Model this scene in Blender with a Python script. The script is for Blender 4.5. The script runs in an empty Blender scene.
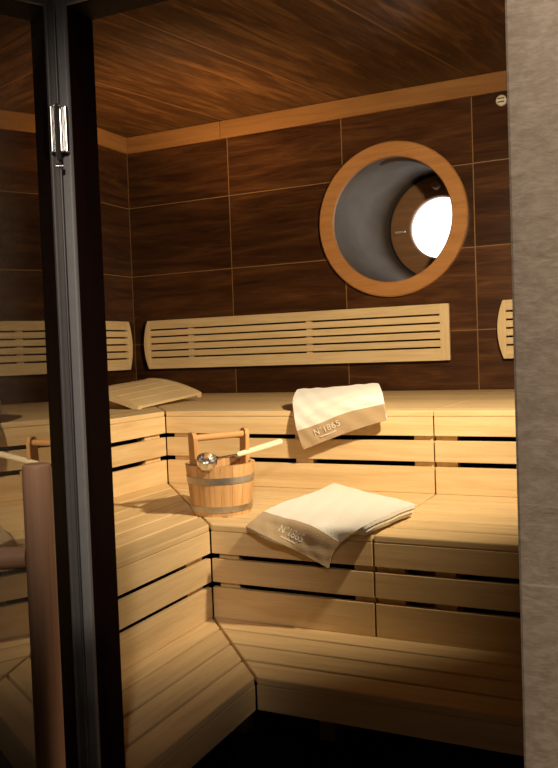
import bpy, bmesh, math, random
from mathutils import Vector as V, Matrix
random.seed(7)
PI = math.pi
col = bpy.context.scene.collection

# ------------------------------------------------------------------ node helpers
def new_mat(name):
    m = bpy.data.materials.new(name); m.use_nodes = True
    nt = m.node_tree
    return m, nt, nt.nodes['Principled BSDF']
def N(nt, t, **k):
    n = nt.nodes.new(t)
    for a, b in k.items():
        if a.startswith('i_'):
            key = a[2:]; key = int(key) if key.isdigit() else key.replace('_', ' ')
            n.inputs[key].default_value = b
        else: setattr(n, a, b)
    return n
def math_(nt, op, a, b=None, c=None):
    n = nt.nodes.new('ShaderNodeMath'); n.operation = op
    for i, x in enumerate((a, b, c)):
        if x is None: continue
        if isinstance(x, (int, float)): n.inputs[i].default_value = x
        else: nt.links.new(x, n.inputs[i])
    return n.outputs[0]
def vmath(nt, op, a, b):
    n = nt.nodes.new('ShaderNodeVectorMath'); n.operation = op
    for i, x in enumerate((a, b)):
        if isinstance(x, tuple): n.inputs[i].default_value = x
        else: nt.links.new(x, n.inputs[i])
    return n.outputs[0]
def ramp(nt, fac, stops):
    r = nt.nodes.new('ShaderNodeValToRGB'); e = r.color_ramp.elements
    while len(e) < len(stops): e.new(.5)
    for k, (p, c) in zip(e, stops): k.position = p; k.color = (*c, 1)
    nt.links.new(fac, r.inputs[0]); return r.outputs[0]
def mixc(nt, fac, a, b, mode='MIX'):
    n = nt.nodes.new('ShaderNodeMix'); n.data_type = 'RGBA'; n.blend_type = mode
    for i, x in ((0, fac), (6, a), (7, b)):
        if isinstance(x, (int, float)): n.inputs[i].default_value = x
        elif isinstance(x, tuple): n.inputs[i].default_value = (*x, 1)
        else: nt.links.new(x, n.inputs[i])
    return n.outputs[2]
def noise(nt, vec, scale, detail=4, rough=.55, dist=0):
    n = N(nt, 'ShaderNodeTexNoise'); n.inputs['Scale'].default_value = scale
    n.inputs['Detail'].default_value = detail; n.inputs['Roughness'].default_value = rough
    n.inputs['Distortion'].default_value = dist
    nt.links.new(vec, n.inputs['Vector']); return n.outputs['Fac']

def wood(name, dark, mid, light, rough=.5, var=.10, grain=1.0, bump=.05, spec=.3):
    """timber with the grain along UV u (metres); every loose board gets its own tone"""
    m, nt, b = new_mat(name)
    uv = N(nt, 'ShaderNodeUVMap').outputs[0]
    rnd = N(nt, 'ShaderNodeNewGeometry').outputs['Random Per Island']
    off = N(nt, 'ShaderNodeCombineXYZ')
    nt.links.new(math_(nt, 'MULTIPLY', rnd, 17.3), off.inputs[0]); nt.links.new(math_(nt, 'MULTIPLY', rnd, 41.7), off.inputs[1])
    p = vmath(nt, 'ADD', uv, off.outputs[0])
    a = noise(nt, vmath(nt, 'MULTIPLY', p, (1.3 * grain, 16 * grain, 1)), 1.6, 5, .6, .6)
    f = noise(nt, vmath(nt, 'MULTIPLY', p, (5 * grain, 150 * grain, 1)), 1.5, 3, .5)
    g = math_(nt, 'ADD', math_(nt, 'MULTIPLY', a, .72), math_(nt, 'MULTIPLY', f, .28))
    c = ramp(nt, g, [(.30, dark), (.5, mid), (.68, light)])
    val = math_(nt, 'ADD', math_(nt, 'MULTIPLY', rnd, 2 * var), 1 - var)
    h = N(nt, 'ShaderNodeHueSaturation'); nt.links.new(c, h.inputs['Color']); nt.links.new(val, h.inputs['Value'])
    nt.links.new(h.outputs[0], b.inputs['Base Color'])
    b.inputs['Roughness'].default_value = rough; b.inputs['Specular IOR Level'].default_value = spec
    bp = N(nt, 'ShaderNodeBump'); bp.inputs['Strength'].default_value = bump; bp.inputs['Distance'].default_value = .002
    nt.links.new(f, bp.inputs['Height']); nt.links.new(bp.outputs[0], b.inputs['Normal'])
    return m
def tiled(name, w, h, u0, v0, skew=0, grout=.005, dark=(.018,.0055,.0025), mid=(.058,.0215,.0075), light=(.125,.051,.017), gcol=(.24,.13,.05), rough=.32, rows=True):
    """wood-look tiles / boards laid out in metres of UV"""
    m, nt, b = new_mat(name)
    uv = N(nt, 'ShaderNodeUVMap').outputs[0]
    s = N(nt, 'ShaderNodeSeparateXYZ'); nt.links.new(uv, s.inputs[0])
    u, v = s.outputs[0], s.outputs[1]
    if skew: u = math_(nt, 'ADD', u, math_(nt, 'MULTIPLY', v, skew))
    fu = math_(nt, 'DIVIDE', math_(nt, 'SUBTRACT', u, u0), w)
    iu = math_(nt, 'FLOOR', fu); ru = math_(nt, 'SUBTRACT', fu, iu)
    du = math_(nt, 'MULTIPLY', math_(nt, 'MINIMUM', ru, math_(nt, 'SUBTRACT', 1, ru)), w)
    if rows:
        fv = math_(nt, 'DIVIDE', math_(nt, 'SUBTRACT', v, v0), h)
        iv = math_(nt, 'FLOOR', fv); rv = math_(nt, 'SUBTRACT', fv, iv)
        dv = math_(nt, 'MULTIPLY', math_(nt, 'MINIMUM', rv, math_(nt, 'SUBTRACT', 1, rv)), h)
        d = math_(nt, 'MINIMUM', du, dv)
    else:
        iv = math_(nt, 'MULTIPLY', iu, 0); d = du
    cm = N(nt, 'ShaderNodeCombineXYZ'); nt.links.new(iu, cm.inputs[0]); nt.links.new(iv, cm.inputs[1])
    wn = N(nt, 'ShaderNodeTexWhiteNoise'); nt.links.new(cm.outputs[0], wn.inputs['Vector'])
    p0 = N(nt, 'ShaderNodeCombineXYZ'); nt.links.new(u, p0.inputs[0]); nt.links.new(v, p0.inputs[1])
    p = vmath(nt, 'ADD', p0.outputs[0], vmath(nt, 'MULTIPLY', wn.outputs['Color'], (9, 9, 0)))
    st = (1.2, 11, 1) if rows else (11, 1.2, 1)
    st2 = (6, 95, 1) if rows else (95, 6, 1)
    a = noise(nt, vmath(nt, 'MULTIPLY', p, st), 1.3, 6, .62, .9)
    f = noise(nt, vmath(nt, 'MULTIPLY', p, st2), 1.2, 3, .5)
    g = math_(nt, 'ADD', math_(nt, 'MULTIPLY', a, .75), math_(nt, 'MULTIPLY', f, .25))
    c = ramp(nt, g, [(.30, dark), (.5, mid), (.70, light)])
    hs = N(nt, 'ShaderNodeHueSaturation'); nt.links.new(c, hs.inputs['Color'])
    nt.links.new(math_(nt, 'ADD', math_(nt, 'MULTIPLY', wn.outputs['Value'], .5), .75), hs.inputs['Value'])
    line = math_(nt, 'LESS_THAN', d, grout / 2)
    nt.links.new(mixc(nt, line, hs.outputs[0], gcol), b.inputs['Base Color'])
    b.inputs['Roughness'].default_value = rough; b.inputs['Specular IOR Level'].default_value = .3
    bp = N(nt, 'ShaderNodeBump'); bp.inputs['Strength'].default_value = .25; bp.inputs['Distance'].default_value = .002
    nt.links.new(math_(nt, 'SUBTRACT', math_(nt, 'MULTIPLY', f, .3), line), bp.inputs['Height']); nt.links.new(bp.outputs[0], b.inputs['Normal'])
    return m
def plain(name, c, rough=.5, metal=0, nscale=0, namt=.1, bump=0, spec=.5):
    m, nt, b = new_mat(name)
    b.inputs['Roughness'].default_value = rough; b.inputs['Metallic'].default_value = metal; b.inputs['Specular IOR Level'].default_value = spec
    b.inputs['Base Color'].default_value = (*c, 1)
    if nscale:
        o = N(nt, 'ShaderNodeTexCoord').outputs['Object']
        n = noise(nt, o, nscale, 4, .6)
        nt.links.new(ramp(nt, n, [(.3, tuple(x * (1 - namt) for x in c)), (.7, tuple(x * (1 + namt) for x in c))]), b.inputs['Base Color'])
        if bump:
            bp = N(nt, 'ShaderNodeBump'); bp.inputs['Strength'].default_value = bump; bp.inputs['Distance'].default_value = .003
            nt.links.new(n, bp.inputs['Height']); nt.links.new(bp.outputs[0], b.inputs['Normal'])
    return m

BENCH = wood('bench_wood', (.56,.385,.19), (.68,.49,.255), (.76,.575,.32), .5, .09, 1, .05)
BENCHF = wood('bench_wood_fine', (.60,.425,.22), (.70,.52,.28), (.76,.59,.345), .5, .06, 2, .05)
STAVE = wood('stave_wood', (.46,.24,.09), (.60,.34,.14), (.70,.43,.19), .5, .16, 2.5, .05)
LARCH = wood('larch_wood', (.42,.20,.07), (.52,.27,.10), (.60,.33,.13), .5, .05, 2, .05)
ASPEN = wood('aspen_wood', (.72,.60,.40), (.80,.68,.47), (.84,.73,.53), .45, .04, 3, .03)
RINGW = wood('porthole_wood', (.34,.15,.045), (.43,.195,.062), (.49,.235,.078), .42, .04, 1.5, .03)
TRIMW = wood('trim_wood', (.21,.09,.026), (.28,.125,.037), (.33,.155,.05), .45, .07, 1, .03)
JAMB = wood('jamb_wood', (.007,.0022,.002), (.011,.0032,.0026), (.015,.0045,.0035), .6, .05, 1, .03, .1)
HANDLEW = wood('handle_wood', (.38,.205,.115), (.45,.245,.138), (.49,.275,.16), .45, .03, 2, .02)
FARRING = wood('far_ring_wood', (.16,.08,.035), (.22,.11,.05), (.27,.14,.065), .5, .03, 1.5, .02)
TILES = tiled('wood_tiles', .73, .435, .734, 2.094)
CEIL = tiled('ceiling_boards', .73, 1, 1.465 - 2 * .73, 0, skew=-.218, grout=.010, dark=(.014,.005,.0017), mid=(.052,.021,.0065), light=(.15,.066,.020), gcol=(.12,.055,.02), rough=.4, rows=False)
METAL_HOOP = plain('hoop_steel', (.50,.47,.42), .42, 1, 30, .12)
CHROME = plain('polished_steel', (.78,.76,.73), .24, 1)
ALU = plain('brushed_aluminium', (.36,.345,.33), .5, .3, 60, .05)
STILE = plain('dark_anodised_aluminium', (.13,.12,.12), .45, .5, 60, .05)
TUBE = plain('tube_sheet_metal', (.125,.102,.082), .55, .4, 5, .25)
RUBBER = plain('black_gap', (.012,.01,.009), .7)
WHITE = plain('sensor_plastic', (.75,.66,.52), .5)
SLOT = plain('sensor_slot', (.10,.07,.045), .7)
REDW = plain('red_brown_block', (.20,.06,.035), .6)

def cloth_mat(name, c, amt=.06):
    m = plain(name, c, .95, 0, 260, amt, .6, spec=.1)
    m.node_tree.nodes['Principled BSDF'].inputs['Sheen Weight'].default_value = .25
    return m
TOWEL = cloth_mat('terry_cloth', (.83,.80,.73))
HEM = cloth_mat('hem_cloth', (.45,.325,.19))
THREAD = cloth_mat('embroidery_thread', (.80,.70,.58), .02)

def stone_mat():
    m, nt, b = new_mat('stone_cladding')
    o = N(nt, 'ShaderNodeTexCoord').outputs['Object']
    a = noise(nt, vmath(nt, 'MULTIPLY', o, (14, 14, 26)), 1.8, 8, .7, .6)
    f = noise(nt, vmath(nt, 'MULTIPLY', o, (60, 60, 110)), 1.0, 4, .6)
    g = math_(nt, 'ADD', math_(nt, 'MULTIPLY', a, .65), math_(nt, 'MULTIPLY', f, .35))
    c = ramp(nt, g, [(.30, (.25,.205,.16)), (.48, (.36,.30,.24)), (.56, (.42,.355,.29)), (.75, (.52,.445,.365))])
    s = N(nt, 'ShaderNodeSeparateXYZ'); nt.links.new(o, s.inputs[0])
    fz = math_(nt, 'FRACT', math_(nt, 'DIVIDE', math_(nt, 'SUBTRACT', s.outputs[2], .7765), 1.2))
    line = math_(nt, 'LESS_THAN', fz, .0028)
    nt.links.new(mixc(nt, line, c, (.52,.46,.40)), b.inputs['Base Color'])
    b.inputs['Roughness'].default_value = .6
    bp = N(nt, 'ShaderNodeBump'); bp.inputs['Strength'].default_value = .05; bp.inputs['Distance'].default_value = .003
    nt.links.new(g, bp.inputs['Height']); nt.links.new(bp.outputs[0], b.inputs['Normal'])
    return m
STONE = stone_mat()
def floor_mat():
    m, nt, b = new_mat('dark_floor_tiles')
    o = N(nt, 'ShaderNodeTexCoord').outputs['Object']
    a = noise(nt, o, 9, 6, .65, .5)
    c = ramp(nt, a, [(.35, (.010,.007,.006)), (.55, (.030,.017,.012)), (.72, (.075,.035,.022))])
    nt.links.new(c, b.inputs['Base Color']); b.inputs['Roughness'].default_value = .55
    bp = N(nt, 'ShaderNodeBump'); bp.inputs['Strength'].default_value = .3; bp.inputs['Distance'].default_value = .004
    nt.links.new(a, bp.inputs['Height']); nt.links.new(bp.outputs[0], b.inputs['Normal'])
    return m
FLOOR = floor_mat()
def glass_mat():
    m = bpy.data.materials.new('door_glass'); m.use_nodes = True; nt = m.node_tree
    nt.nodes.remove(nt.nodes['Principled BSDF'])
    tr = N(nt, 'ShaderNodeBsdfTransparent'); tr.inputs[0].default_value = (.46,.43,.39,1)
    gl = N(nt, 'ShaderNodeBsdfGlossy'); gl.inputs['Roughness'].default_value = 0; gl.inputs[0].default_value = (.95,.94,.92,1)
    fr = N(nt, 'ShaderNodeFresnel'); fr.inputs[0].default_value = 1.55
    bk = N(nt, 'ShaderNodeNewGeometry').outputs['Backfacing']
    fac = math_(nt, 'MULTIPLY', math_(nt, 'MINIMUM', math_(nt, 'MULTIPLY', fr.outputs[0], 1.05), .97), math_(nt, 'SUBTRACT', 1, bk))
    mx = N(nt, 'ShaderNodeMixShader'); nt.links.new(fac, mx.inputs[0]); nt.links.new(tr.outputs[0], mx.inputs[1]); nt.links.new(gl.outputs[0], mx.inputs[2])
    nt.links.new(mx.outputs[0], nt.nodes['Material Output'].inputs[0])
    return m
GLASS = glass_mat()
def emis(name, c, s):
    m, nt, b = new_mat(name)
    b.inputs['Base Color'].default_value = (.8,.8,.8,1); b.inputs['Emission Color'].default_value = (*c, 1); b.inputs['Emission Strength'].default_value = s
    return m
PANE = emis('daylit_pane', (1,.98,.96), 2.6)

# ------------------------------------------------------------------ mesh helpers
def put_uv(bm, g):
    g = V(g).normalized(); L = bm.loops.layers.uv.verify()
    for f in bm.faces:
        n = f.normal
        if abs(n.dot(g)) > .8:
            a = n.orthogonal().normalized(); b = n.cross(a); s = .3
            for l in f.loops: l[L].uv = (l.vert.co.dot(a) * s, l.vert.co.dot(b))
        else:
            c = n.cross(g)
            if c.length < 1e-6: c = V((0, 0, 1))
            c.normalize()
            for l in f.loops: l[L].uv = (l.vert.co.dot(g), l.vert.co.dot(c))
def obj(name, bm, mat, parent=None, g=None, smooth=False, loc=None, uv=True):
    bmesh.ops.recalc_face_normals(bm, faces=bm.faces); bm.normal_update()
    if uv: put_uv(bm, g or (1, 0, 0))
    if smooth:
        for f in bm.faces: f.smooth = True
        for e in bm.edges:
            if len(e.link_faces) == 2 and e.calc_face_angle(0) > .6: e.smooth = False
    me = bpy.data.meshes.new(name); bm.to_mesh(me); bm.free(); me.materials.append(mat)
    o = bpy.data.objects.new(name, me); col.objects.link(o)
    if parent: o.parent = parent; o.matrix_parent_inverse = Matrix.Translation(-parent.location)
    return o
def tag(o, label, cat=None, group=None, kind=None):
    o['label'] = label
    if cat: o['category'] = cat
    if group: o['group'] = group
    if kind: o['kind'] = kind
    return o
def empty(name, loc, label, cat, group=None, kind=None):
    o = bpy.data.objects.new(name, None); o.location = loc; o.empty_display_size = .05; col.objects.link(o)
    return tag(o, label, cat, group, kind)
def prism(bm, poly, z0, z1, bev=.003, seg=2):
    """a board: plan polygon extruded in z, with eased edges"""
    t = bmesh.new()
    lo = [t.verts.new((x, y, z0)) for x, y in poly]; hi = [t.verts.new((x, y, z1)) for x, y in poly]
    n = len(poly); t.faces.new(lo[::-1]); t.faces.new(hi)
    for i in range(n): t.faces.new((lo[i], lo[(i+1) % n], hi[(i+1) % n], hi[i]))
    join(bm, t, bev, seg)
def join(bm, t, bev=0, seg=2):
    bmesh.ops.recalc_face_normals(t, faces=t.faces)
    if bev: bmesh.ops.bevel(t, geom=list(t.edges), offset=bev, segments=seg, affect='EDGES', clamp_overlap=True, profile=.6)
    me = bpy.data.meshes.new('tmp'); t.to_mesh(me); t.free(); bm.from_mesh(me); bpy.data.meshes.remove(me)
def box(bm, x0, x1, y0, y1, z0, z1, bev=.003, seg=2):
    prism(bm, [(x0,y0),(x1,y0),(x1,y1),(x0,y1)], z0, z1, bev, seg)
def tube(bm, pts, rad, n=24, cap=True):
    """round bar through points; rad a number or a list"""
    pts = [V(p) for p in pts]; R = rad if isinstance(rad, (list, tuple)) else [rad] * len(pts)
    rings = []; ref = None
    for i, p in enumerate(pts):
        d = (pts[min(i+1, len(pts)-1)] - pts[max(i-1, 0)]).normalized()
        if ref is None: ref = d.orthogonal().normalized()
        a = (ref - d * ref.dot(d)).normalized(); b = d.cross(a); ref = a
        rings.append([bm.verts.new(p + (a * math.cos(2*PI*k/n) + b * math.sin(2*PI*k/n)) * R[i]) for k in range(n)])
    for r, s in zip(rings, rings[1:]):
        for k in range(n): bm.faces.new((r[k], r[(k+1) % n], s[(k+1) % n], s[k]))
    if cap: bm.faces.new(rings[0][::-1]); bm.faces.new(rings[-1])
def lathe(bm, prof, origin, axis=(0,0,1), n=64, closed=False):
    """profile (radius, height) spun about an axis; radius 0 makes a pole"""
    ax = V(axis).normalized(); a = ax.orthogonal().normalized(); b = ax.cross(a); o = V(origin)
    rings = []
    for r, h in prof:
        if r < 1e-6: rings.append([bm.verts.new(o + ax * h)])
        else: rings.append([bm.verts.new(o + ax * h + (a * math.cos(2*PI*k/n) + b * math.sin(2*PI*k/n)) * r) for k in range(n)])
    prs = list(zip(rings, rings[1:])) + ([(rings[-1], rings[0])] if closed else [])
    for r, s in prs:
        for k in range(n):
            k2 = (k+1) % n
            if len(r) == 1: bm.faces.new((r[0], s[k], s[k2]))
            elif len(s) == 1: bm.faces.new((r[k], r[k2], s[0]))
            else: bm.faces.new((r[k], r[k2], s[k2], s[k]))
def clip(poly, p, d):
    """keep the part of a polygon left of the line through p along d"""
    out = []; s = lambda q: d[0]*(q[1]-p[1]) - d[1]*(q[0]-p[0])
    for i, a in enumerate(poly):
        b = poly[(i+1) % len(poly)]; sa, sb = s(a), s(b)
        if sa >= 0: out.append(a)
        if sa * sb < 0:
            t = sa / (sa - sb); out.append((a[0]+(b[0]-a[0])*t, a[1]+(b[1]-a[1])*t))
    return out

# ------------------------------------------------------------------ measures (metres; back wall y=0, left wall x=0, floor z=0)
ZC = 2.537
E3, G3, Z3 = 1.155, 1.414, .908       # front corner of the upper, middle and low tiers
E2, G2, Z2 = 1.775, 2.116, .600
E1, G1, Z1 = 2.125, 2.501, .300
FZ = .213
XR = 3.30                              # right wall
YF0, YF1 = -3.10, -3.02                # front partition
XJ, XS = 2.094, 2.902                   # door opening
ZH = 1.81
SEAM = 2.323
PC = V((1.745, 0, 1.845)); PF = V((1.838, .70, 1.88))   # porthole, near and far centre

# ------------------------------------------------------------------ the room
def wall_back():
    bm = bmesh.new(); n = 96; r = .338; x0, x1, z0, z1 = -.1, XR + .1, -.1, ZC + .1
    L = bm.loops.layers.uv.verify(); A = []; B = []
    for k in range(n):
        t = 2*PI*k/n; c, s = math.cos(t), math.sin(t)
        A.append(bm.verts.new((PC.x + r*c, 0, PC.z + r*s)))
        m = min((x1-PC.x)/c if c > 1e-9 else ((x0-PC.x)/c if c < -1e-9 else 1e9), (z1-PC.z)/s if s > 1e-9 else ((z0-PC.z)/s if s < -1e-9 else 1e9))
        B.append(bm.verts.new((PC.x + m*c, 0, PC.z + m*s)))
    fs = []
    for k in range(n): fs.append(bm.faces.new((A[k], A[(k+1) % n], B[(k+1) % n], B[k])))
    for cx, cz in ((x0,z0),(x1,z0),(x1,z1),(x0,z1)):
        near = sorted(range(n), key=lambda k: (B[k].co.x-cx)**2 + (B[k].co.z-cz)**2)[:2]
        k = min(near) if abs(near[0]-near[1]) == 1 else max(near)
        bm.faces.new((B[k], B[(k+1) % n], bm.verts.new((cx, 0, cz))))
    r_ = bmesh.ops.extrude_face_region(bm, geom=list(bm.faces))
    for v in r_['geom']:
        if isinstance(v, bmesh.types.BMVert): v.co.y = .10
    bmesh.ops.recalc_face_normals(bm, faces=bm.faces)
    for f in bm.faces:
        for l in f.loops: l[L].uv = (l.vert.co.x, l.vert.co.z)
    return tag(obj('wall_back', bm, TILES, uv=False), 'back wall of dark wood-look tiles with thin light grout lines', 'wall', kind='structure')
wall_back()
def slab(name, b, mat, label, cat, fu):
    bm = bmesh.new(); box(bm, *b, bev=0); L = bm.loops.layers.uv.verify()
    for f in bm.faces:
        for l in f.loops: l[L].uv = fu(l.vert.co)
    return tag(obj(name, bm, mat, uv=False), label, cat, kind='structure')
slab('wall_left', (-.1, 0, YF1, 0, -.1, ZC+.1), TILES, 'left side wall of dark wood-look tiles', 'wall', lambda c: (c.y + .30, c.z))
slab('wall_right', (XR, XR+.1, YF1, 0, -.1, ZC+.1), TILES, 'right side wall of dark wood-look tiles, hidden behind the stone', 'wall', lambda c: (c.y, c.z))
slab('ceiling', (-.1, XR+.1, YF1, .1, ZC, ZC+.1), CEIL, 'ceiling of dark brown wood panels with long seams', 'ceiling', lambda c: (c.x, c.y))
slab('floor', (-1.2, 5, -6, .1, -.1, 0), FLOOR, 'dark mottled floor under the benches', 'floor', lambda c: (c.x, c.y))
bm = bmesh.new()
box(bm, XS, 5, YF0, YF1, 0, 2.75, .004)
t = bmesh.new(); box(t, -1.2, 2.053, YF0, YF1, 0, 2.75, 0); join(bm, t)
t = bmesh.new(); box(t, 2.053, XS, YF0, YF1, ZH + .055, 2.75, 0); join(bm, t)
tag(obj('wall_front', bm, STONE), 'beige grey stone clad wall beside the doorway', 'wall', kind='structure')

# cornice along the ceiling
bm = bmesh.new(); box(bm, .022, .697, -.022, 0, 2.437, ZC, .003); box(bm, .700, XR, -.022, 0, 2.437, ZC, .003)
tag(obj('trim_1', bm, TRIMW, g=(1,0,0)), 'light brown wooden cornice board along top of back wall', 'cornice', kind='structure')
bm = bmesh.new(); box(bm, 0, .022, YF1, 0, 2.437, ZC, .003)
tag(obj('trim_2', bm, TRIMW, g=(0,1,0)), 'light brown wooden cornice board along top of left wall', 'cornice', kind='structure')
# door lining and frame
bm = bmesh.new(); box(bm, XJ - .040, XJ, YF0 + .004, YF1, 0, ZH, .002); box(bm, XJ - .040, XS, YF0 + .004, YF1, ZH, ZH + .045, .002)
tag(obj('trim_3', bm, JAMB, g=(0,0,1)), 'dark brown wooden lining inside the doorway', 'door lining', kind='structure')
bm = bmesh.new()
box(bm, 2.060, XJ, YF0 - .006, YF0 + .004, 0, ZH + .052, .003)
box(bm, 2.056, 2.063, YF0 - .010, YF0 - .004, 0, ZH + .052, .003)
box(bm, XJ, XS, YF0 - .006, YF0 + .004, ZH, ZH + .052, .003)
box(bm, XJ, XS, YF0 - .010, YF0 - .004, ZH + .030, ZH + .036, .002)
tag(obj('trim_4', bm, ALU, g=(0,0,1)), 'grey aluminium frame around the doorway', 'door frame', kind='structure')

# ------------------------------------------------------------------ porthole
win = empty('window_1', (PC.x, 0, PC.z), 'round porthole with a wide wooden ring in the back wall', 'window', kind='structure')
bm = bmesh.new()
lathe(bm, [(.338, -.01), (.338, .030), (.343, .036), (.414, .036), (.421, .029), (.421, -.01)], PC, (0,-1,0), 128)
o = obj('ring', bm, RINGW, win, g=(1,0,0), smooth=True)
bm = bmesh.new(); n = 96; ra = []; rb = []
M_ = 10
for j in range(M_ + 1):
    t = j / M_; c = PC.lerp(PF, t); c.y = -.005 + t * .70
    ra.append([bm.verts.new((c.x + .337*math.cos(2*PI*k/n), c.y, c.z + .337*math.sin(2*PI*k/n))) for k in range(n)])
    rb.append([bm.verts.new((c.x + .352*math.cos(2*PI*k/n), max(c.y, .1 * (t > 0)), c.z + .352*math.sin(2*PI*k/n))) for k in range(n)])
for q in (ra,):
    for r, s in zip(q, q[1:]):
        for k in range(n): bm.faces.new((r[k], r[(k+1) % n], s[(k+1) % n], s[k]))
for k in range(n):
    for r, s in zip(rb[1:], rb[2:]): bm.faces.new((r[k], r[(k+1) % n], s[(k+1) % n], s[k]))
    bm.faces.new((ra[-1][k], ra[-1][(k+1) % n], rb[-1][(k+1) % n], rb[-1][k]))
    bm.faces.new((ra[0][k], ra[0][(k+1) % n], rb[1][(k+1) % n], rb[1][k]))
for r in rb[0]: bm.verts.remove(r)
obj('tube', bm, TUBE, win, g=(0,1,0), smooth=True)
bm = bmesh.new()
lathe(bm, [(.187, -.02), (.187, .022), (.195, .030), (.300, .030), (.318, .022), (.318, -.02)], PF, (0,-1,0), 96, True)
fr = obj('inner_ring', bm, FARRING, win, g=(1,0,0), smooth=True)
bm = bmesh.new(); lathe(bm, [(.315, 0), (.352, 0), (.352, .03), (.315, .03)], PF + V((0,.01,0)), (0,1,0), 96, True)  # black ring filling the gap between tube and inner ring
obj('black_ring', bm, RUBBER, win, smooth=True)
bm = bmesh.new(); lathe(bm, [(0, 0), (.22, 0), (.22, .008), (0, .008)], PF + V((0,.012,0)), (0,1,0), 96)
tag(obj('pane', bm, PANE, win), 'white bright pane')
bm = bmesh.new(); box(bm, PF.x - .285, PF.x - .215, .655, .672, PF.z - .018, PF.z - .002, .003)
tag(obj('latch', bm, METAL_HOOP, win), 'small metal latch')
bm = bmesh.new(); lathe(bm, [(0, .05), (.02, .05), (.028, .04), (.028, .008), (.02, 0), (0, 0)], PF + V((-.01,-.03,.255)), (0,-1,0), 24)
tag(obj('knob', bm, FARRING, win, smooth=True), 'small round knob')

# ------------------------------------------------------------------ benches
def cuts(a, b, n, gap):
    w = (b - a - gap * (n - 1)) / n
    return [(a + i * (w + gap), a + i * (w + gap) + w) for i in range(n)]
MG = .004   # half of a mitre joint
def mitre_dir(p, q):
    d = V((q[0]-p[0], q[1]-p[1])).normalized(); return (d.x, d.y)
def seat_left(p, q, n, z, th, gap, y_end, xoff=0):
    """slats along y between x=p.x..q.x, cut on the mitre p-q"""
    bm = bmesh.new(); d = mitre_dir(p, q); nrm = (d[1], -d[0])   # to the right of d is the left bench
    for x0, x1 in cuts(p[0], q[0] + xoff, n, gap):
        poly = [(x0, y_end), (x1, y_end), (x1, .2), (x0, .2)]
        pp = (p[0] + nrm[0]*MG, p[1] + nrm[1]*MG)
        poly = clip(poly, pp, (-d[0], -d[1]))
        poly = [(x, min(y, -.006)) for x, y in poly]
        prism(bm, poly, z - th - (.012 if x1 < q[0] + xoff - .01 else 0), z, .004)
    return bm
def seat_back(p, q, n, z, th, gap, x0=None, x1=XR - .006, mitre=True, yoff=0):
    bm = bmesh.new(); d = mitre_dir(p, q); nrm = (-d[1], d[0])
    for y0, y1 in cuts(q[1] - yoff, p[1], n, gap):
        poly = [(-.2 if x0 is None else x0, y0), (x1, y0), (x1, y1), (-.2 if x0 is None else x0, y1)]
        if mitre: poly = clip(poly, (p[0] + nrm[0]*MG, p[1] + nrm[1]*MG), d)
        prism(bm, poly, z - th - (.012 if y0 > q[1] + .01 else 0), z, .004)
    return bm
def boards_y(x, y0, y1, zs, th=.018):       # front boards of a left bench (plane x)
    bm = bmesh.new()
    for a, b in zs: box(bm, x - th, x, y0, y1, a, b, .0018)
    return bm
def boards_x(y, x0, x1, zs, th=.018):
    bm = bmesh.new()
    for a, b in zs: box(bm, x0, x1, y, y + th, a, b, .0018)
    return bm
UPB = [(.6005, .699), (.7185, .7965), (.8145, Z3 - .0226)]
MIB = [(.3005, .3985), (.4155, .4905), (.5075, Z2 - .0216)]
GR_U, GR_M, GR_L = 'upper tier benches', 'middle tier benches', 'low step benches'
def post_x(y, xa, xb, z0, z1, par):          # an upright behind back-bench boards
    bm = bmesh.new(); box(bm, xa, xb, y + .0185, y + .060, z0, z1, .002)
    obj('post', bm, BENCH, par, g=(0,0,1))
def post_y(x, ya, yb, z0, z1, par):
    bm = bmesh.new(); box(bm, x - .060, x - .0185, ya, yb, z0, z1, .002)
    obj('post', bm, BENCH, par, g=(0,0,1))
YE = YF1 - .0 + .006
# upper tier
u = empty('sauna_bench', (.58, -1.6, 0), 'pale slatted upper bench running along the left wall, headrest lying on it', 'bench', GR_U)
obj('seat', seat_left((.008,-.008), (E3,-G3), 10, Z3, .022, .004, YE), BENCH, u, g=(0,1,0))
obj('front_panel', boards_y(E3, YE, -G3 - .003, UPB), BENCH, u, g=(0,1,0))
post_y(E3, -1.545, -1.435, .02, Z3 - .0345, u); post_y(E3, -2.94, -2.85, .02, Z3 - .0345, u)
u = empty('sauna_bench', (1.6, -.7, 0), 'pale slatted upper bench below the porthole, long front with the hanging towel', 'bench', GR_U)
obj('seat', seat_back((.008,-.008), (E3,-G3), 12, Z3, .022, .004, x1=SEAM - .0008), BENCH, u)
obj('front_panel', boards_x(-G3, E3 + .003, SEAM - .003, UPB), BENCH, u)
for a, b in ((1.185, 1.272), (1.755, 1.83), (2.243, SEAM - .003)): post_x(-G3, a, b, .02, Z3 - .0345, u)
u = empty('sauna_bench', (2.8, -.7, 0), 'pale slatted upper bench section at right, beside the stone wall', 'bench', GR_U)
obj('seat', seat_back((.008,-.008), (E3,-G3), 12, Z3, .022, .004, x0=SEAM + .0008, mitre=False), BENCH, u)
obj('front_panel', boards_x(-G3, SEAM + .003, XR - .006, UPB), BENCH, u)
for a, b in ((SEAM + .003, 2.405), (2.86, 2.94), (3.19, 3.28)): post_x(-G3, a, b, .02, Z3 - .0345, u)
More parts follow.
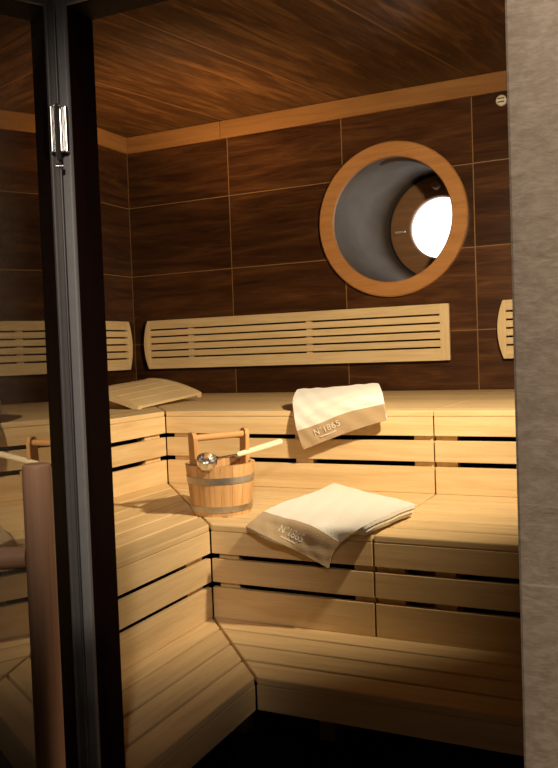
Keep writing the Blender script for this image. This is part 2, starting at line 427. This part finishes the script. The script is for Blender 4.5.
# middle tier
u = empty('sauna_bench', (1.45, -2.4, 0), 'pale slatted middle bench on the left, bucket shadow falling across it', 'bench', GR_M)
obj('seat', seat_left((E3 - .015,-G3 + .0175), (E2,-G2), 6, Z2, .021, .008, YE), BENCH, u, g=(0,1,0))
obj('front_panel', boards_y(E2, YE, -G2 - .003, MIB), BENCH, u, g=(0,1,0))
post_y(E2, -2.235, -2.14, .02, Z2 - .0335, u); post_y(E2, -2.94, -2.85, .02, Z2 - .0335, u)
u = empty('sauna_bench', (1.9, -1.76, 0), 'pale slatted middle bench under the bucket and the folded towel', 'bench', GR_M)
obj('seat', seat_back((E3 - .015,-G3 + .0175), (E2,-G2), 6, Z2, .021, .008, x1=SEAM - .003), BENCH, u)
obj('front_panel', boards_x(-G2, E2 + .003, SEAM - .003, MIB), BENCH, u)
for a, b in ((E2 + .02, 1.866), (2.256, SEAM - .003)): post_x(-G2, a, b, .02, Z2 - .0335, u)
u = empty('sauna_bench', (2.8, -1.76, 0), 'pale slatted middle bench section at right, bare seat beside the stone wall', 'bench', GR_M)
obj('seat', seat_back((E3 - .015,-G3 + .0175), (E2,-G2), 6, Z2, .021, .008, x0=SEAM + .003, mitre=False), BENCH, u)
obj('front_panel', boards_x(-G2, SEAM + .003, XR - .006, MIB), BENCH, u)
for a, b in ((SEAM + .003, 2.41), (2.50, 2.56), (3.19, 3.28)): post_x(-G2, a, b, .02, Z2 - .0335, u)
# low tier
u = empty('sauna_bench', (1.95, -2.7, 0), 'pale slatted low step bench in front of the left benches', 'bench', GR_L)
obj('seat', seat_left((E2 - .015,-G2 + .0165), (E1,-G1), 4, Z1, .020, .010, YE), BENCH, u, g=(0,1,0))
obj('front_panel', boards_y(E1, YE, -G1 - .003, [(FZ, Z1 - .0204)]), BENCH, u, g=(0,1,0))
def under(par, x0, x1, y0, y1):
    bm = bmesh.new(); box(bm, x0, x1, y0, y1, .245, .262, .002); obj('light_block_board', bm, JAMB, par)  # unseen dark board, added to stop light falling through the seat gaps
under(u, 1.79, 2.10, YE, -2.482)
def leg(par, x0, x1, y0, y1, mat=BENCH, z1=Z1 - .0555):
    bm = bmesh.new(); box(bm, x0, x1, y0, y1, 0, z1, .003); return obj('leg', bm, mat, par, g=(0,0,1))
leg(u, 1.885, 1.945, -2.60, -2.54); leg(u, 1.84, 1.90, -2.96, -2.90)
u = empty('sauna_bench', (2.5, -2.3, 0), 'pale slatted low step bench running right below the middle tier', 'bench', GR_L)
obj('seat', seat_back((E2 - .015,-G2 + .0165), (E1,-G1), 4, Z1, .020, .010), BENCH, u)
obj('front_panel', boards_x(-G1, E1 + .003, XR - .006, [(FZ, Z1 - .0204)]), BENCH, u)
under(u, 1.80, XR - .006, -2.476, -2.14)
leg(u, 1.885, 1.945, -2.24, -2.18); leg(u, 2.165, 2.215, -2.19, -2.13); leg(u, 3.1, 3.16, -2.35, -2.29)
bm = bmesh.new(); box(bm, 2.217, 2.237, -2.195, -2.14, 0, .16, .002); tag(obj('brace', bm, REDW, u, g=(0,0,1)), 'red brown block beside the leg')

# ------------------------------------------------------------------ backrests
def backrest(name, label, P, w, bow_l, bow_r, back, parts):
    """P(s, d, z): s metres along the wall, d out from the wall"""
    z0, z1 = 1.068, 1.370; h = z1 - z0
    root = empty(name, P(w / 2, 0, z0), label, 'backrest', 'slatted backrests on the tiled walls')
    def bow(side, z):          # how far the end bulges out at this height
        t = 2 * (z - z0) / h - 1
        return (1 - t * t) * .030 if side else 0
    g = (P(1,0,0) - P(0,0,0))
    IL, IR = (.014 if bow_l else .05), (.014 if bow_r else .05)
    slats = [(0, .0655)] + [(.0745 + i * .0435, .0745 + i * .0435 + .0345) for i in range(4)] + [(.2485, .302)]
    bm = bmesh.new()
    for a, b in slats:
        t = bmesh.new(); pts = []
        for s, z in ((IL, a), (w - IR, a), (w - IR, b), (IL, b)): pts.append((s, z + z0))
        lo = [t.verts.new(P(s, .030, z)) for s, z in pts]; hi = [t.verts.new(P(s, .050, z)) for s, z in pts]
        t.faces.new(lo[::-1]); t.faces.new(hi)
        for i in range(4): t.faces.new((lo[i], lo[(i+1) % 4], hi[(i+1) % 4], hi[i]))
        join(bm, t, .003)
    obj('slats', bm, BENCHF, root, g=g)
    for side in (0, 1):
        has = bow_r if side else bow_l
        bm = bmesh.new(); n = 14; inner = []; outer = []
        for k in range(n + 1):
            z = z0 + h * k / n
            e = -bow(has, z) if side == 0 else w + bow(has, z)
            inner.append((IL + .001 if side == 0 else w - IR - .001, z)); outer.append((e, z))
        pts = outer + inner[::-1]
        lo = [bm.verts.new(P(s, .028, z)) for s, z in pts]; hi = [bm.verts.new(P(s, .0515, z)) for s, z in pts]
        bm.faces.new(lo[::-1]); bm.faces.new(hi); m = len(pts)
        for i in range(m): bm.faces.new((lo[i], lo[(i+1) % m], hi[(i+1) % m], hi[i]))
        bmesh.ops.recalc_face_normals(bm, faces=bm.faces)
        bmesh.ops.bevel(bm, geom=[e for e in bm.edges if e.calc_face_angle(0) > 1], offset=.004, segments=2, affect='EDGES', profile=.6)
        obj('end_cap', bm, BENCHF, root, g=(0,0,1))
    for s in parts:
        bm = bmesh.new(); t = bmesh.new()
        c = [P(s - .018, .004, z0 + .01), P(s + .018, .004, z0 + .01), P(s + .018, .004, z1 - .01), P(s - .018, .004, z1 - .01)]
        d = P(0, .0265, 0) - P(0, 0, 0)
        lo = [t.verts.new(x) for x in c]; hi = [t.verts.new(x + d) for x in c]
        t.faces.new(lo[::-1]); t.faces.new(hi)
        for i in range(4): t.faces.new((lo[i], lo[(i+1) % 4], hi[(i+1) % 4], hi[i]))
        join(bm, t, .002); obj('batten', bm, BENCHF, root, g=(0,0,1))
    return root
backrest('backrest', 'long slatted wooden backrest under the porthole on the back wall', lambda s, d, z: V((.138 + s, -d, z)), 1.918, True, False, False, (.305, 1.1, 1.885))
backrest('backrest', 'short visible end of a slatted backrest beside the stone wall', lambda s, d, z: V((2.335 + s, -d, z)), .90, True, True, False, (.25, .65))
backrest('backrest', 'slatted wooden backrest on the left side wall, beside the corner', lambda s, d, z: V((d, -.120 - s, z)), 1.9, True, True, False, (.31, 1.0, 1.6))

# ------------------------------------------------------------------ headrest on the upper left bench
hr = empty('headrest', (.77, -1.0, Z3), 'low arched wooden headrest of slats lying on the upper left corner bench', 'headrest')
NL, FL = V((.945,-1.313,.921)), V((.905,-.700,.948)); NH, FH = V((.60,-1.313,.995)), V((.586,-.700,1.028))
def arc(s, w):
    a = NL.lerp(FL, w); b = NH.lerp(FH, w); p = a.lerp(b, s); p.z = a.z + (b.z - a.z) * math.sin(s * PI / 2) ** .9; return p
bm = bmesh.new()
for i in range(5):
    s0, s1 = i / 5 + .006, (i + 1) / 5 - .006; t = bmesh.new(); nn = 4
    top = [[t.verts.new(arc(s0 + (s1-s0)*k/nn, w)) for k in range(nn+1)] for w in (.05, .95)]
    bot = [[t.verts.new(arc(s0 + (s1-s0)*k/nn, w) - V((0,0,.012))) for k in range(nn+1)] for w in (.05, .95)]
    for k in range(nn):
        t.faces.new((top[0][k], top[0][k+1], top[1][k+1], top[1][k])); t.faces.new((bot[0][k], bot[1][k], bot[1][k+1], bot[0][k+1]))
        for w in (0, 1): t.faces.new((top[w][k], bot[w][k], bot[w][k+1], top[w][k+1]))
    for k in (0, nn): t.faces.new((top[0][k], top[1][k], bot[1][k], bot[0][k]))
    join(bm, t)
obj('slats', bm, BENCHF, hr, g=(0,1,0))
for w0, w1 in ((-.01, .052), (.948, 1.01)):
    bm = bmesh.new(); nn = 16; near = w0 < .5
    R_ = []
    for k in range(nn + 1):
        s = k / nn; row = []
        for w in (w0, w1):
            p = arc(s, w); lift = .022 if not near else max(.012, p.z + .002 - (Z3 + .003) - .10 * 0 - .0)
            row += [bm.verts.new(p + V((0,0,.002))), bm.verts.new(V((p.x, p.y, max(p.z - .022, Z3 + .0005))))]
        R_.append(row)
    for a, b in zip(R_, R_[1:]):
        for i, j in ((0,1),(1,3),(3,2),(2,0)): bm.faces.new((a[i], a[j], b[j], b[i]))
    bm.faces.new((R_[0][0], R_[0][1], R_[0][3], R_[0][2])); bm.faces.new((R_[-1][0], R_[-1][1], R_[-1][3], R_[-1][2]))
    obj('side_rail', bm, BENCHF, hr, g=(1,0,0))
for w in (.12, .80):                                   # feet under the arch, standing on the seat
    bm = bmesh.new(); p = arc(.75, w); box(bm, p.x - .03, p.x + .03, p.y - .015, p.y + .015, Z3, p.z - .012, .002)
    obj('foot', bm, BENCHF, hr, g=(0,0,1))

# ------------------------------------------------------------------ bucket and ladle
BC = V((1.706, -1.915, Z2)); RB, RT, BH = .102, .120, .172
bk = empty('bucket', BC, 'round wooden stave bucket with steel hoops standing on the middle bench', 'bucket')
bm = bmesh.new(); ns = 18
for k in range(ns):
    a0, a1 = 2*PI*(k+.012)/ns, 2*PI*(k+.988)/ns; t = bmesh.new(); ring = []
    for rb, rt in ((RB, RT), (RB - .014, RT - .014)):
        for z, r in ((0, rb), (BH, rt)):
            ring.append([t.verts.new((BC.x + r*math.cos(a), BC.y + r*math.sin(a), BC.z + z + .0)) for a in (a0, (a0+a1)/2, a1)])
    ob, ot, ib, it = ring
    for i in (0, 1):
        t.faces.new((ob[i], ob[i+1], ot[i+1], ot[i])); t.faces.new((ib[i], it[i], it[i+1], ib[i+1]))
        t.faces.new((ot[i], ot[i+1], it[i+1], it[i])); t.faces.new((ob[i], ib[i], ib[i+1], ob[i+1]))
    t.faces.new((ob[0], ot[0], it[0], ib[0])); t.faces.new((ob[2], ib[2], it[2], ot[2]))
    join(bm, t)
obj('staves', bm, STAVE, bk, g=(0,0,1))
bm = bmesh.new(); lathe(bm, [(0, .012), (RB - .013, .012), (RB - .013, .028), (0, .028)], BC, n=48); obj('bottom', bm, STAVE, bk)
for z0, z1 in ((.014, .034), (.110, .132)):
    r = lambda z: RB + (RT - RB) * z / BH
    bm = bmesh.new(); lathe(bm, [(r(z0) + .0002, z0), (r(z0) + .0022, z0), (r(z1) + .0022, z1), (r(z1) + .0002, z1)], BC, n=64, closed=True)
    tag(obj('hoop', bm, METAL_HOOP, bk, smooth=True), 'grey steel hoop')
hd = V((.52, .855, 0)).normalized(); hp = V((-hd.y, hd.x, 0))
for sgn in (-1, 1):
    bm = bmesh.new(); t = bmesh.new()
    def U(r, w, z): return BC + hd * sgn * r + hp * w + V((0, 0, z))
    prof = [(-.022, .05), (.022, .05), (.021, .262), (.017, .276), (.008, .283), (-.008, .283), (-.017, .276), (-.021, .262)]
    lo = [t.verts.new(U(.084 + .035 * z, w, z)) for w, z in prof]; hi = [t.verts.new(U(.1005 + .035 * z, w, z)) for w, z in prof]
    t.faces.new(lo[::-1]); t.faces.new(hi)
    for i in range(8): t.faces.new((lo[i], lo[(i+1) % 8], hi[(i+1) % 8], hi[i]))
    join(bm, t, .003); obj('handle_upright', bm, LARCH, bk, g=(0,0,1))
bm = bmesh.new(); tube(bm, [BC - hd * .098 + V((0,0,.262)), BC + hd * .098 + V((0,0,.262))], .0115, 20); obj('handle_bar', bm, LARCH, bk, g=hd, smooth=True)

ld = empty('ladle', (1.722, -2.03, .79), 'steel ladle with pale wooden handle resting across the bucket', 'ladle')
LB, LN, LS, LE = V((1.722,-2.030,.788)), V((1.733,-1.955,.793)), V((1.754,-1.881,.7925)), V((1.829,-1.679,.818))
bm = bmesh.new(); R = .034
ax = V((.30, -.35, .88)).normalized()
pr = [(0, -R*.95)] + [(R*math.sin(a), -R*.95*math.cos(a)) for a in [PI/2*k/8 for k in range(1, 9)]] + [(R, .014), (R*.93, .014), (R*.93, 0)] + [(R*.93*math.sin(a), -R*.88*math.cos(a)) for a in [PI/2*k/8 for k in range(7, 0, -1)]] + [(0, -R*.88)]
lathe(bm, pr, LB, ax, 40); tag(obj('bowl', bm, CHROME, ld, smooth=True), 'shiny steel bowl')
bm = bmesh.new(); tube(bm, [LB + (LN - LB).normalized() * .030, LN, LS, LS.lerp(LE, .12)], [.0045, .004, .0045, .0045], 12); obj('shaft', bm, CHROME, ld, smooth=True)
bm = bmesh.new(); tube(bm, [LS, LS.lerp(LE, .03), LS.lerp(LE, .5), LS.lerp(LE, .96), LS.lerp(LE, .99), LE], [.006, .0095, .011, .0115, .0100, .006], 20); tag(obj('handle', bm, ASPEN, ld, g=(LE-LS), smooth=True), 'pale wooden handle')

# ------------------------------------------------------------------ towels
def cr(p0, p1, p2, p3, t):
    return .5 * ((2*p1) + (p2-p0)*t + (2*p0-5*p1+4*p2-p3)*t*t + (3*p1-p0-3*p2+p3)*t*t*t)
def spl(P, t):
    n = len(P) - 1; t = min(max(t, 0), n); i = min(int(t), n - 1); f = t - i
    g = lambda k: P[k] if 0 <= k <= n else (P[0]*2 - P[1] if k < 0 else P[n]*2 - P[n-1])
    return cr(g(i-1), g(i), g(i+1), g(i+2), f)
def surf(C):
    C = [[V(p) for p in r] for r in C]
    def f(u, v): return spl([spl(r, v) for r in C], u)      # u along rows, v across columns
    def nrm(u, v):
        e = .02; du = f(u+e, v) - f(u-e, v); dv = f(u, v+e) - f(u, v-e)
        n = du.cross(dv).normalized(); return n
    return f, nrm
def sheet(bm, f, nrm, u0, u1, v0, v1, nu, nv, d0, d1, flip, wob=0):
    """cloth between offsets d0..d1 along the surface normal, edges rounded"""
    top = []; bot = []
    for i in range(nu + 1):
        u = u0 + (u1-u0)*i/nu; rt = []; rb = []
        for j in range(nv + 1):
            v = v0 + (v1-v0)*j/nv; n = nrm(u, v) * flip; p = f(u, v)
            w = wob * (math.sin(u*7.1 + v*3.3) + math.sin(v*9.7 - u*4.1)) * .5
            rt.append(bm.verts.new(p + n*(d1 + w))); rb.append(bm.verts.new(p + n*(d0 + w)))
        top.append(rt); bot.append(rb)
    for i in range(nu):
        for j in range(nv):
            bm.faces.new((top[i][j], top[i][j+1], top[i+1][j+1], top[i+1][j])); bm.faces.new((bot[i][j], bot[i+1][j], bot[i+1][j+1], bot[i][j+1]))
    def edge(a, b):           # half-round edge between two border rows
        prev = a
        mid = []
        for k in range(len(a)):
            c = (a[k].co + b[k].co) / 2; mid.append(c)
        for k in range(len(a) - 1): bm.faces.new((a[k], a[k+1], b[k+1], b[k]))
    edge(top[0], bot[0]); edge(top[-1], bot[-1]); edge([r[0] for r in top], [r[0] for r in bot]); edge([r[-1] for r in top], [r[-1] for r in bot])
def lettering(body, f, nrm, flip, off, uc, vc, du, dv, name, parent, bars):
    """embroidered text lying on the cloth: text x runs along v, text y against u"""
    cu = bpy.data.curves.new('lettering', 'FONT'); cu.body = body; cu.size = 1; cu.align_x = 'CENTER'; cu.extrude = 0
    o = bpy.data.objects.new('tmp_text', cu); col.objects.link(o)
    bpy.context.view_layer.update()
    me = o.evaluated_get(bpy.context.evaluated_depsgraph_get()).to_mesh()
    bm = bmesh.new(); bm.from_mesh(me); bpy.data.objects.remove(o); bpy.data.curves.remove(cu)
    x0 = min(v.co.x for v in bm.verts); x1 = max(v.co.x for v in bm.verts)
    for k in range(bars):      # the second, illegibly small line of stitching
        a = -.62 + 1.24 * k / bars; vs = [bm.verts.new(q) for q in ((a*x1, -.42, 0), (a*x1 + .75*1.24/bars*x1, -.42, 0), (a*x1 + .75*1.24/bars*x1, -.27, 0), (a*x1, -.27, 0))]; bm.faces.new(vs)
    bmesh.ops.triangulate(bm, faces=bm.faces)
    bmesh.ops.subdivide_edges(bm, edges=[e for e in bm.edges if e.calc_length() > .3], cuts=1)
    r = bmesh.ops.extrude_face_region(bm, geom=list(bm.faces))
    for v in r['geom']:
        if isinstance(v, bmesh.types.BMVert): v.co.z = 1
    for v in bm.verts:
        tx = v.co.x / (x1 - x0); ty = v.co.y - .35
        u, w = uc - ty * du, vc + tx * dv
        v.co = f(u, w) + nrm(u, w) * flip * (off + .0005 * v.co.z)
    o = obj(name, bm, THREAD, parent); tag(o, 'pale embroidered lettering'); return o

LOW = [
 [(1.953,-1.488,.6395),(2.117,-1.631,.641),(2.265,-1.747,.643),(2.373,-1.847,.645)],
 [(1.957,-1.734,.640),(2.102,-1.842,.643),(2.220,-1.900,.646),(2.352,-2.020,.648)],
 [(1.930,-1.868,.638),(2.077,-1.994,.642),(2.205,-2.075,.645),(2.320,-2.165,.640)],
 [(1.940,-2.054,.638),(2.042,-2.121,.638),(2.158,-2.170,.629),(2.240,-2.155,.583)],
 [(1.947,-2.125,.632),(2.030,-2.162,.615),(2.123,-2.178,.588),(2.210,-2.158,.542)],
 [(1.935,-2.170,.615),(2.024,-2.200,.592),(2.112,-2.182,.553),(2.198,-2.157,.504)]]
tw = empty('towel', (2.15, -1.85, Z2), 'folded cream towel with tan hem draped over the middle bench edge beside the bucket', 'towel', 'cream towels with tan hems')
f, nrm = surf(LOW); fl = 1 if nrm(1, 1.5).z > 0 else -1
bm = bmesh.new()
sheet(bm, f, nrm, 0, 5, 0, 3, 60, 36, -.011, 0, fl, .0012)
sheet(bm, f, nrm, .05, 4.6, .02, 2.97, 50, 24, -.023, -.0135, fl, .0012)
sheet(bm, f, nrm, .02, 2.9, .0, 3.03, 40, 24, -.036, -.0255, fl, .0012)
obj('cloth', bm, TOWEL, tw, smooth=True)
bm = bmesh.new(); sheet(bm, f, nrm, 3.03, 5.012, -.004, 3.004, 26, 36, -.0125, .0016, fl, .0012)
tag(obj('hem_band', bm, HEM, tw, smooth=True), 'tan hem band')
lettering('N°1865', f, nrm, fl, .0016 + .0012, 3.88, 1.62, .85, .85, 'lettering', tw, 12)

UP = [
 [(1.60,-.90,.925),(1.70,-.90,.925),(1.82,-.90,.925),(1.93,-.90,.925)],
 [(1.66,-1.10,.972),(1.765,-1.10,.974),(1.90,-1.10,.984),(2.005,-1.10,.988)],
 [(1.690,-1.22,.982),(1.79,-1.22,.985),(1.93,-1.22,.995),(2.05,-1.22,1.002)],
 [(1.752,-1.400,.943),(1.857,-1.400,.952),(1.996,-1.400,.972),(2.125,-1.400,.982)],
 [(1.784,-1.455,.876),(1.883,-1.455,.903),(2.004,-1.455,.941),(2.147,-1.455,.955)],
 [(1.796,-1.465,.834),(1.888,-1.465,.862),(2.006,-1.465,.906),(2.152,-1.465,.937)],
 [(1.824,-1.470,.762),(1.914,-1.470,.797),(2.034,-1.470,.840),(2.163,-1.470,.878)]]
tw = empty('towel', (1.9, -1.3, Z3), 'cream towel with tan hem hanging over the upper bench edge', 'towel', 'cream towels with tan hems')
f2, nrm2 = surf(UP); fl = 1 if nrm2(3, 1.5).z > 0 else -1
bm = bmesh.new()
sheet(bm, f2, nrm2, 0, 6, 0, 3, 66, 36, -.011, 0, fl, .0025)
sheet(bm, f2, nrm2, .3, 3.9, .03, 2.97, 40, 24, -.030, -.0145, fl, .002)
obj('cloth', bm, TOWEL, tw, smooth=True)
bm = bmesh.new()
sheet(bm, f2, nrm2, 5.0, 6.012, -.004, 3.004, 20, 36, -.0125, .0016, fl, .0025)
tag(obj('hem_band', bm, HEM, tw, smooth=True), 'tan hem band')
lettering('N°1865', f2, nrm2, fl, .0016 + .0030, 5.40, 1.22, .46, .95, 'lettering', tw, 12)

# ------------------------------------------------------------------ round sensor on the back wall
sn = empty('temperature_sensor', (2.349, 0, 2.391), 'small round slotted sensor high on the back wall', 'sensor')
c = V((2.349, 0, 2.391))
bm = bmesh.new(); lathe(bm, [(0, .022), (.022, .022), (.027, .017), (.027, .0005), (0, .0005)], c, (0,-1,0), 40); obj('body', bm, WHITE, sn, smooth=True)
for dz in (-.009, .009):
    bm = bmesh.new(); box(bm, c.x - .017, c.x + .017, -.0235, -.0215, c.z + dz - .003, c.z + dz + .003, 0); obj('slot', bm, SLOT, sn)

# ------------------------------------------------------------------ glass door, standing open towards the viewer
HX, HY, TH = 2.078, -3.122, math.radians(30.0)
ld_ = V((math.sin(TH), -math.cos(TH), 0)); ln_ = V((math.cos(TH), math.sin(TH), 0))
door = empty('door_1', (HX, HY, 0), 'open glass door with wooden handle, left of the doorway', 'door', kind='structure')
def D(s, o, z): return V((HX, HY, 0)) + ld_ * s + ln_ * o + V((0, 0, z))
def dbox(s0, s1, o0, o1, z0, z1, bev=.002):
    bm = bmesh.new(); t = bmesh.new()
    lo = [t.verts.new(D(s, o, z0)) for s, o in ((s0,o0),(s1,o0),(s1,o1),(s0,o1))]; hi = [t.verts.new(D(s, o, z1)) for s, o in ((s0,o0),(s1,o0),(s1,o1),(s0,o1))]
    t.faces.new(lo[::-1]); t.faces.new(hi)
    for i in range(4): t.faces.new((lo[i], lo[(i+1) % 4], hi[(i+1) % 4], hi[i]))
    join(bm, t, bev); return bm
obj('glass_pane', dbox(.006, .80, -.004, .004, .01, ZH - .002, 0), GLASS, door)
obj('edge_seal', dbox(-.002, .007, -.007, .006, .008, ZH, .002), STILE, door, g=(0,0,1))
for z in (1.575, .30):
    bm = bmesh.new()
    for k in (-1, 1):
        q = D(.004, .0125, z) + V((.75, .66, 0)) * .0047 * k
        tube(bm, [q - V((0,0,.043)), q - V((0,0,.0415)), q + V((0,0,.0415)), q + V((0,0,.043))], [.0035, .0048, .0048, .0035], 20)
    hg = obj('hinge', bm, CHROME, door, smooth=True)
    obj('hinge_plate', dbox(-.004, .042, -.018, -.0045, z - .060, z + .044, .003), RUBBER, hg)
    obj('hinge_plate', dbox(-.004, .020, .0045, .0075, z - .060, z + .044, .001), RUBBER, hg)
    bm = bmesh.new(); tube(bm, [D(.006, .0045, z - .070), D(.006, .011, z - .070)], .006, 16)
    tube(bm, [D(.016, .0075, z + .040), D(.016, .010, z + .040)], .003, 16)
    obj('hinge_screw', bm, CHROME, hg, smooth=True)
HS, HO = .60, .0648
bm = bmesh.new(); zt = 1.019
tube(bm, [D(HS, HO, .05), D(HS, HO, .056), D(HS, HO, zt - .006), D(HS, HO, zt - .002), D(HS, HO, zt)], [.015, .0172, .0172, .016, .0135], 32)
hb = obj('door_handle', bm, HANDLEW, door, g=(0,0,1), smooth=True)
for z in (.908, .20):
    bm = bmesh.new(); tube(bm, [D(HS, .0045, z), D(HS, HO - .016, z)], .0135, 24); obj('standoff', bm, HANDLEW, hb, g=ln_, smooth=True)

# ------------------------------------------------------------------ lights
def light(name, kind, loc, target, energy, color, **k):
    l = bpy.data.lights.new(name, kind); l.energy = energy; l.color = color
    for a, b in k.items(): setattr(l, a, b)
    o = bpy.data.objects.new(name, l); o.location = loc; col.objects.link(o)
    o.rotation_euler = (V(target) - V(loc)).to_track_quat('-Z', 'Y').to_euler(); return o
light('sauna_lamp', 'SPOT', (3.02, -2.35, 1.80), (1.2, -.85, 1.30), 252, (1, .80, .53), spot_size=math.radians(130), spot_blend=1, shadow_soft_size=.045)
light('added_ceiling_spot', 'SPOT', (.85, -.75, 1.40), (.85, -.55, 2.5), 110, (1, .62, .28), spot_size=math.radians(92), spot_blend=1, shadow_soft_size=.10)  # added spot in mid-air without a fixture, brightens ceiling and upper wall
light('corridor_light', 'AREA', (3.3, -3.205, 3.6), (3.3, -3.190, 0), 31, (1, .80, .60), shape='RECTANGLE', size=.95, size_y=.04, spread=math.radians(26))
light('added_frame_spot', 'SPOT', (3.35, -4.95, 2.14), (2.00, -3.12, 1.12), 150, (1, .88, .76), spot_size=math.radians(32), spot_blend=1, shadow_soft_size=.09)  # added spot on the viewer's side, brightens door frame, hinge and handle
w = bpy.data.worlds.new('World'); bpy.context.scene.world = w; w.use_nodes = True
w.node_tree.nodes['Background'].inputs[0].default_value = (1, .85, .68, 1); w.node_tree.nodes['Background'].inputs[1].default_value = .012

# ------------------------------------------------------------------ camera
cam = bpy.data.cameras.new('camera'); co = bpy.data.objects.new('camera', cam); col.objects.link(co)
R2 = V((.90114277, .43199449, -.03636583)); U2 = V((.01637857, .04989928, .99861995)); FW = V((-.43321294, .90049477, -.03789093))
Mx = Matrix((R2, U2, -FW)).transposed().to_4x4(); Mx.translation = V((2.1488*1.45, -3.0033*1.45, 1.1397))
co.matrix_world = Mx
cam.sensor_fit = 'VERTICAL'; cam.sensor_height = 24; cam.sensor_width = 24*558/768; cam.lens = 818.353/768*24; cam.clip_start = .01
s = bpy.context.scene; s.camera = co
s.view_settings.view_transform = 'Standard'; s.view_settings.look = 'None'; s.view_settings.gamma = 1; s.view_settings.use_curve_mapping = False
s.view_settings.exposure = 0
